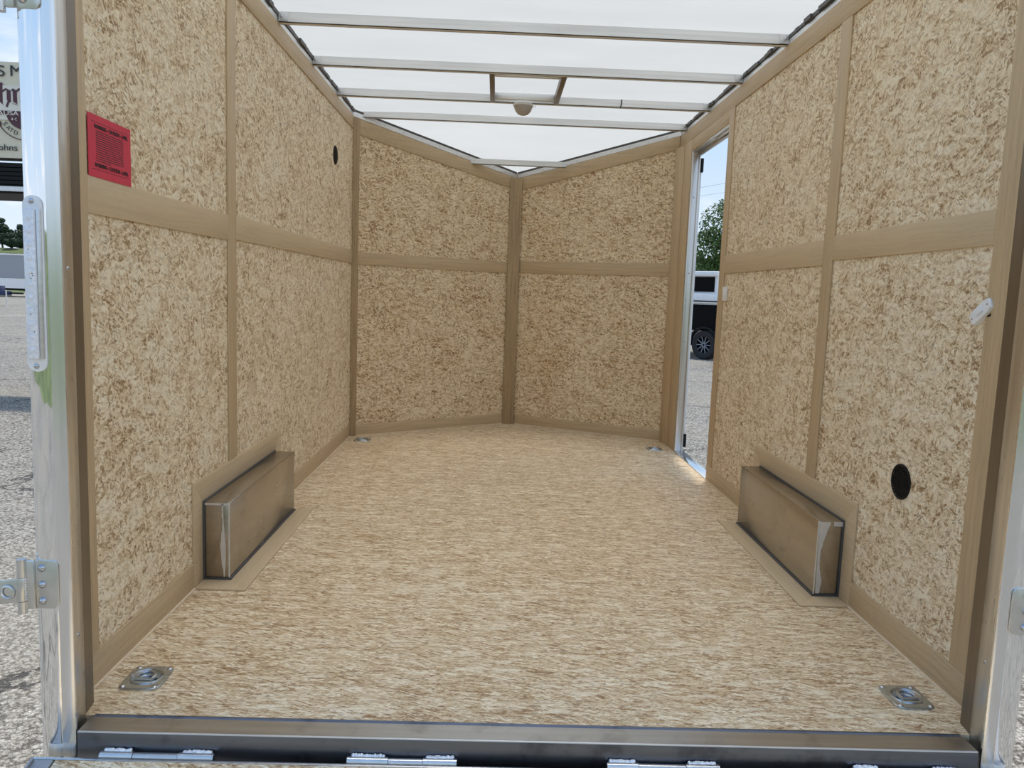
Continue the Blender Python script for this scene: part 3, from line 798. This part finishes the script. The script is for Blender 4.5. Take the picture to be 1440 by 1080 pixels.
# post hinges
def post_hinge(side):
    s = side
    o = thing('door_hinge', '', 'hinge')
    b = MB()
    n = 8; pts = [(s*(-.048), -.050), (s*(-.048), .050)]
    hwz = .053; pl = [(-.002, hwz)]
    for cx, cz, a0 in ((.031, hwz-.014, 90), (.031, -hwz+.014, 0)):
        for k in range(7):
            a = math.radians(a0-15*k); pl.append((cx+.014*math.cos(a), cz+.014*math.sin(a)))
    pl.append((-.002, -hwz))
    b.prism([(-s*x, 0, z) for x, z in pl], (0, -.004, 0)); b.build('leaf_plate', M['hinge_zinc'], o, bevel=.001)
    for z in (-.036, 0, .036):
        MB().dome((-s*.012+s*0, -.004, z), (0, -1, 0), .0085, .007, 16, 4).build('bolt', M['bolt'], o)
    MB().box(s*.002, s*.020, -.010, 0, -.053, .053).build('leaf_web', M['hinge_zinc'], o, bevel=.002)
    for z0, z1 in ((-.062, -.036), (.017, .056)): MB().cyl((s*.028, -.008, z0), (s*.028, -.008, z1), .0095, 20).build('barrel', M['hinge_zinc'], o)
    st = MB(); st.cyl((s*.028, -.008, -.0355), (s*.028, -.008, .0165), .0092, 20)
    st.prism([(s*.030, -.012, -.037), (s*.030, -.012, .013), (s*.062, -.010, .009), (s*.200, -.010, .002), (s*.200, -.010, -.046), (s*.080, -.010, -.045)], (0, .004, 0))
    stp = st.build('strap', M['hinge_zinc'], o, bevel=.001, fixn=True)
    MB().lathe((s*.056, -.012, -.016), (0, -1, 0), [(.0165, 0), (.0155, .003), (.0125, .004), (.011, .002), (.010, 0)], 28).build('pressed_ring', M['hinge_zinc'], stp)
    b = MB()
    for k in range(9): b.dome((s*.0215, -.010, -.032+.0055*k), (0, -1, 0), .0038, .003, 8, 2)
    b.build('weld_bead', M['weld'], o)
    return o
hL = post_hinge(-1); hL.location = (-1.078, -.8755, .334); tag(hL, 'zinc strap hinge low on the left rear post', 'hinge', 'zinc hinges on the rear posts')
hU = copy_tree(hL); hU.location = (-1.078, -.8755, 1.552); tag(hU, 'zinc strap hinge at the top left edge of the photo on the left post', 'hinge', 'zinc hinges on the rear posts')
hR = post_hinge(1); hR.location = (1.066, -.8755, .333); tag(hR, 'zinc hinge low on the right rear post', 'hinge', 'zinc hinges on the rear posts')

# LED light bar on the left post
lb = thing('light_bar', 'clear plastic LED light bar screwed to the left rear post', 'light', (-1.060, -.8765, .965))
hgt = .150; rr = .0185
def stad(r, h, n=10):
    return [(r*math.cos(math.pi*k/n), h+r*math.sin(math.pi*k/n)) for k in range(n+1)] + [(-r*math.cos(math.pi*k/n), -h-r*math.sin(math.pi*k/n)) for k in range(n+1)]
MB().prism([(x, -.0002, z) for x, z in stad(.0195, .158)], (0, -.005, 0)).build('base_plate', M['white_plastic'], lb, bevel=.001)
b = MB(); b.prism([(-.0165, -.0052, -.150), (.011, -.0052, -.150), (.009, -.016, -.150), (-.013, -.016, -.150)], (0, 0, .300)); b.build('lens', M['lens'], lb, bevel=.002)
MB().box(.0115, .0180, -.013, -.0052, -.150, .150).build('side_strip', M['alu'], lb, bevel=.001)
for z in (-.166, .166): MB().dome((-.001, -.0052, z), (0, -1, 0), .006, .004, 12, 3).build('screw', M['bolt'], lb)
for k in range(11):
    MB().dome((-.002, -.016, -.132+.0264*k), (0, -1, 0), .0055, .0022, 14, 3).build('led', M['lens'], lb)
random.seed(21)
for z in (.07, .022, .0, -.03, -.06, -.095, .018, .004, .012):
    xq = random.uniform(-.006, .006); MB().dome((xq, -.0159, z), (0, -1, 0), .0013, .0006, 8, 2).build('dirt_speck', M['black'], lb)

# ================================================================== OUTSIDE LEFT
# raised sign above a dark canopy
DK = 9.0; YK = CAM_LOC.y+DK
pk = lambda px, py: at(px, py, DK)
ks = thing('sign_kiosk', 'cream food stand sign above a dark canopy, left of the rear post', 'food stand', (-5.2, YK, GZ))
kb = Vector((-5.2, YK, GZ))
def kl(px, py, dy=0.0): p = pk(px, py)-kb; p.y += dy; return p
def kbox(px0, py0, px1, py1, d0, d1, mb):
    a = kl(px0, py0); c = kl(px1, py1); mb.box(a.x, c.x, d0, d1, a.z, c.z); return mb
kbox(-170, 79, 62, 224, 0, .25, MB()).build('sign_board', M['cream'], ks)
kbox(-170, 113, 62, 171, -.012, 0, MB()).build('sign_panel', M['cream_light'], ks)
b = kbox(-170, 225, 58, 262, -.02, .9, MB()); cb = b.build('canopy', M['black_panel'], ks)
b = MB()
for y in range(229, 260, 6): kbox(-170, y, 57, y+2, -.032, -.02, b)
b.build('slat', M['black'], cb)
kbox(-170, 262, 60, 264.5, -.05, .9, MB()).build('edge_rail', M['white_paint'], ks)
kbox(-170, 265, 50, 268, -.02, .9, MB()).build('lower_frame', M['black'], ks)
bd = MB(); a = kl(66, 79); bd.box(a.x, a.x+2.6, 0, 2.2, 0, a.z); bd.build('stand_body', M['cream'], ks)
u = DK/FPX
TX = Matrix.Rotation(math.radians(90), 4, 'X')
def tx(body, px, py, hpx, bold=0, rot=0, sx_=1, off=0):
    p = kl(px, py)
    return (body, hpx*u/.70, bold, Matrix.Translation((p.x, -.014-off, p.z)) @ Matrix.Rotation(rot, 4, 'Y') @ TX @ Matrix.Diagonal((sx_, 1, 1, 1)))
for it in (tx('S', -4.5, 107, 14, .0, sx_=1.35), tx('M', 14, 107, 14, .0, sx_=1.2)): text_parts('black_letter', [it], M['dark_text'], ks)
text_parts('web_address', [tx('johns', -4.6, 211, 8.2, .0, sx_=1.15)], M['dark_text'], ks)
text_parts('arc_lettering', [tx(ch, px, py, 5.6, 0, math.radians(an), off=.004) for ch, px, py, an in (('E', 5.4, 174.4, 50), ('A', 9.3, 180.2, 42), ('T', 13.9, 184.4, 33), ('D', 19.8, 188.4, 22))], M['dark_text'], ks)
# blackletter h and n from broken strokes
bl = MB()
SK = [0]
def stroke(pts, wpx):
    for (xa, ya), (xb, yb) in zip(pts, pts[1:]):
        A, B = kl(xa, ya), kl(xb, yb); hw = wpx*u/2; SK[0] += 1; e = .0004*SK[0]
        bl.prism([(A.x-hw, -.0125, A.z+hw*.5), (A.x+hw, -.0125, A.z-hw*.5), (B.x+hw, -.0125, B.z-hw*.5), (B.x-hw, -.0125, B.z+hw*.5)], (0, -.004-e, 0))
stroke([(1.5, 117), (2.2, 144)], 5.0); stroke([(0, 118), (4, 117)], 2.5); stroke([(2.2, 144), (5.5, 147)], 3)
stroke([(4.5, 129), (10, 125), (13, 127)], 2.0); stroke([(13.2, 126.5), (13.8, 143)], 5.0); stroke([(13.8, 142), (10.5, 150.5)], 2.2)
stroke([(17.5, 128), (20.5, 125.5)], 2.0); stroke([(21.8, 126.5), (22.6, 145)], 5.0); stroke([(19.5, 146), (25.5, 148)], 2.2)
stroke([(24.5, 129), (29, 125), (32, 127)], 2.0); stroke([(32.5, 126.5), (32.8, 146)], 5.0)
bl.build('blackletter', M['maroon'], ks, smooth=False)
kbox(-40, 154, 58, 163.5, -.018, -.012, MB()).build('maroon_band', M['maroon'], ks)
text_parts('band_lettering', [(bdy, sz, bo, Matrix.Translation((0, -.006, 0)) @ mx) for bdy, sz, bo, mx in [tx('AUSA', -1.6, 161.8, 5.6, .0, sx_=1.38)]], M['cream_light'], ks)
# dark half disc under the band with a ring
def disc(cpx, cpy, r0, r1, a0, a1, dep, n=40):
    b = MB(); c = kl(cpx, cpy); vs = []; fs = []
    for k in range(n+1):
        a = math.radians(a0+(a1-a0)*k/n)
        for r in (r0, r1): vs.append((c.x+r*u*math.cos(a), dep, c.z+r*u*math.sin(a)))
    o = len(vs); vs += [(x, y+.004, z) for x, y, z in vs]
    for k in range(n):
        i = 2*k; fs.append((i, i+1, i+3, i+2)); fs.append((o+i+2, o+i+3, o+i+1, o+i)); fs.append((i+1, o+i+1, o+i+3, i+3)); fs.append((i+2, o+i+2, o+i, i))
    b.add(vs, fs); return b
disc(34, 157.5, .2, 23.2, 180, 360, -.017).build('emblem_disc', M['maroon'], ks, smooth=False)
disc(34, 157.5, 36.2, 37.4, 195, 345, -.017).build('emblem_ring', M['maroon'], ks, smooth=False)
disc(-1, 174, .1, 4, 0, 360, -.018, 16).build('emblem_dot', M['maroon'], ks, smooth=False)
text_parts('emblem_lettering', [tx('& C', 18, 169.8, 3.4, .0, off=.012)], M['cream_light'], ks)

# grey trailer in the distance
DG = 53.0
g0 = at(10, 415, DG); gl = thing('grey_trailer', 'long grey trailer standing far off below the green bank', 'trailer', (g0.x, g0.y, GZ))
ug = DG/FPX
MB().box(-9, 4, 0, 2.5, (415-389)*ug, (415-358)*ug).build('body', M['grey_paint'], gl)
MB().box(-9, 4, -.05, 2.5, (415-358)*ug, (415-356)*ug).build('top_rail', M['white_paint'], gl)
MB().box(-9, 4.2, -.10, 2.5, (415-403)*ug, (415-389.5)*ug).build('side_rail', M['white_paint'], gl)
MB().box(-9, 4, .1, 2.3, (415-406)*ug, (415-403)*ug).build('chassis', M['black'], gl)
for x in (-6.2, -5.2, 2.6): MB().cyl((x, .0, .33), (x, .25, .33), .33, 20).build('wheel', M['rubber'], gl)
# navy trailer tongue nearer
DT = 37.0; p0 = at(2, 428, DT); ut = DT/FPX
tg = thing('trailer_tongue', 'navy blue trailer tongue with jack legs at the left edge', 'trailer', (p0.x, p0.y, GZ))
MB().box(-3.0, .35, 0, .25, .50, .72).build('beam', M['navy'], tg, bevel=.01)
MB().box(-3.0, -.1, -.05, .5, .70, .95).build('deck', M['navy'], tg, bevel=.01)
MB().box(.35, .95, .06, .18, .58, .66).build('coupler', M['black'], tg, bevel=.01)
for x in (-.12, .28):
    b = MB(); b.cyl((x, -.06, 0.02), (x, -.06, .75), .035, 10); b.cyl((x, -.06, 0), (x, -.06, .02), .09, 12); b.build('jack_leg', M['alu'], tg)

# trees
def crown(clumps, n, size, seed, mat, name, parent):
    random.seed(seed); b = MB()
    tot = sum(c[3]**2 for c in clumps)
    for (cx, cy, cz, r, zs) in clumps:
        for _ in range(int(n*r*r/tot)):
            d = Vector((random.gauss(0, 1), random.gauss(0, 1), random.gauss(0, 1))).normalized(); rad = r*random.uniform(.55, 1.0)**.6
            p = Vector((cx, cy, cz))+Vector((d.x*rad, d.y*rad, d.z*rad*zs))
            nn = (d+Vector((random.uniform(-.8, .8), random.uniform(-.8, .8), random.uniform(-.2, 1)))).normalized()
            x = nn.orthogonal().normalized(); y = nn.cross(x); a = random.uniform(0, 6.28)
            x2 = x*math.cos(a)+y*math.sin(a); y2 = nn.cross(x2); s = size*random.uniform(.6, 1.3)
            b.add([p-x2*s, p-y2*s*.5, p+x2*s, p+y2*s*.5], [(0, 1, 2, 3)])
    return b.build(name, M[mat], parent, smooth=False)
def trunk(h, r, parent, seed):
    random.seed(seed); b = MB(); pts = [(random.uniform(-.03, .03)*k, random.uniform(-.03, .03)*k, h*k/6) for k in range(7)]
    for k in range(6): b.cyl(pts[k], pts[k+1], r*(1-k*.13), 10, r*(1-(k+1)*.13))
    for k in range(5):
        a = k*2.1; z = h*(.45+.1*k); b.cyl((0, 0, z), (math.cos(a)*h*.22, math.sin(a)*h*.22, z+h*.2), r*.35, 7, r*.12)
    b.build('trunk', M['bark'], parent)
DTR = 34.0; q = at(1022, 300, DTR)
tr = thing('leafy_tree', 'leafy green tree seen through the side doorway', 'tree', (q.x, q.y, GZ))
trunk(4.5, .16, tr, 1)
crown([(0, 0, 4.7, 1.15, 1.0), (-.55, 0, 3.7, 1.0, .9), (.6, .2, 3.6, 1.2, .9), (-.95, -.1, 2.7, .8, .8), (.3, 0, 2.6, 1.3, .8), (.1, 0, 5.4, .55, 1.0), (-.85, 0, 4.15, .45, .8), (1.4, 0, 2.9, .9, .9)], 9500, .075, 4, 'leaf', 'crown', tr)
q = at(984, 350, 40.0)
tr = thing('dark_tree', 'small dark bushy tree behind the white trailer in the doorway', 'tree', (q.x, q.y, GZ))
trunk(2.2, .12, tr, 2)
crown([(0, 0, 2.6, .9, 1.2), (-.6, .1, 2.2, .8, 1.0), (.8, 0, 2.1, 1.1, 1.1), (-.1, 0, 3.5, .45, 1.2)], 4000, .09, 9, 'leaf_dark', 'crown', tr)
for i, (px, ptop, dd, wdt) in enumerate([(-16, 296, 84, 1.5), (2, 303, 91, 1.5), (15, 322, 84, 1.2), (28, 313, 97, 1.7), (46, 308, 86, 1.5)]):
    q = at(px, ptop, dd); base = 3.75
    tr = thing('bank_tree', ['dark tree on the bank outside the left edge of the photo', 'tallest dark tree on the green bank at the left edge', 'low dark tree on the green bank, between two taller ones', 'dark tree on the green bank just left of the light bar', 'dark tree on the bank hidden behind the left rear post'][i], 'tree', (q.x, q.y, base), group='dark trees on the far bank')
    h = q.z-base
    trunk(h*.6, .12, tr, 30+i)
    crown([(0, 0, h*.35, wdt*.62, .8), (0, 0, h*.62, wdt*.45, .9), (0, 0, h*.85, wdt*.22, 1.0)], 2600, .14, 50+i, 'leaf_dark', 'crown', tr)

# ================================================================== OUTSIDE RIGHT
wt = at(988, 503.5, 19.4)
ht = thing('white_trailer', 'white trailer with black panels and wheel seen through the side doorway', 'trailer', (wt.x, wt.y, GZ), (0, 0, math.radians(-50)))
MB().box(-4.5, .40, .08, 2.2, .42, 1.40).build('lower_body', M['white_paint'], ht, bevel=.02)
MB().box(-4.5, .24, .10, 2.2, 1.66, 2.10).build('upper_body', M['white_paint'], ht, bevel=.02)
MB().box(-4.5, .62, .02, 2.2, 1.40, 1.66).build('waist_band', M['white_paint'], ht, bevel=.02)
MB().box(-4.55, .28, -.02, 2.3, 2.08, 2.20).build('roof_cap', M['white_paint'], ht, bevel=.02)
MB().box(-2.6, .15, .085, .10, 1.69, 2.06).build('upper_window', M['black_panel'], ht)
MB().box(-4.0, .38, .06, .08, .72, 1.37).build('side_panel', M['black_panel'], ht)
MB().box(-4.5, .60, .005, .02, 1.44, 1.47).build('trim_strip', M['black'], ht)
MB().box(.24, .52, .3, 2.0, 1.66, 2.02).build('front_cap', M['white_paint'], ht, bevel=.03)
wh = MB(); wh.lathe((0, -.02, .365), (0, 1, 0), [(.20, .02), (.24, .0), (.33, .0), (.362, .03), (.365, .14), (.362, .25), (.33, .28), (.2, .28)], 36)
whl = wh.build('wheel', M['rubber'], ht)
rm = MB(); rm.lathe((0, -.015, .365), (0, 1, 0), [(.235, .0), (.225, .03), (.18, .06), (.001, .06)], 36); rm.build('rim', M['black_panel'], whl)
sp_ = MB()
for k in range(10):
    a = 2*math.pi*k/10; dx, dz = math.cos(a), math.sin(a)
    sp_.cyl((.03*dx, .012, .365+.03*dz), (.22*dx, .0, .365+.22*dz), .012, 6, .008)
sp_.build('spoke', M['grey_paint'], whl)
fd = MB()
for k in range(14):
    a0, a1 = math.radians(-5+k*190/14), math.radians(-5+(k+1)*190/14)
    pts = [(r*math.cos(a), -.03, .365+r*math.sin(a)) for a, r in ((a0, .41), (a1, .41), (a1, .46), (a0, .46))]; fd.prism(pts, (0, .12, 0))
fd.build('fender', M['black'], ht)
# overhead wires
for i, (ya, yb, dp) in enumerate(((268, 256, 60), (279, 269, 80))):
    A, B = at(960, ya, dp), at(1030, yb, dp+1); d = B-A
    o = MB().tube([A+d*(-2+k*.5) for k in range(11)], .011, 6).build('overhead_wire', M['wire'])
    tag(o, ('upper' if i == 0 else 'lower')+' overhead wire crossing the sky in the side doorway', 'wire', 'overhead wires')
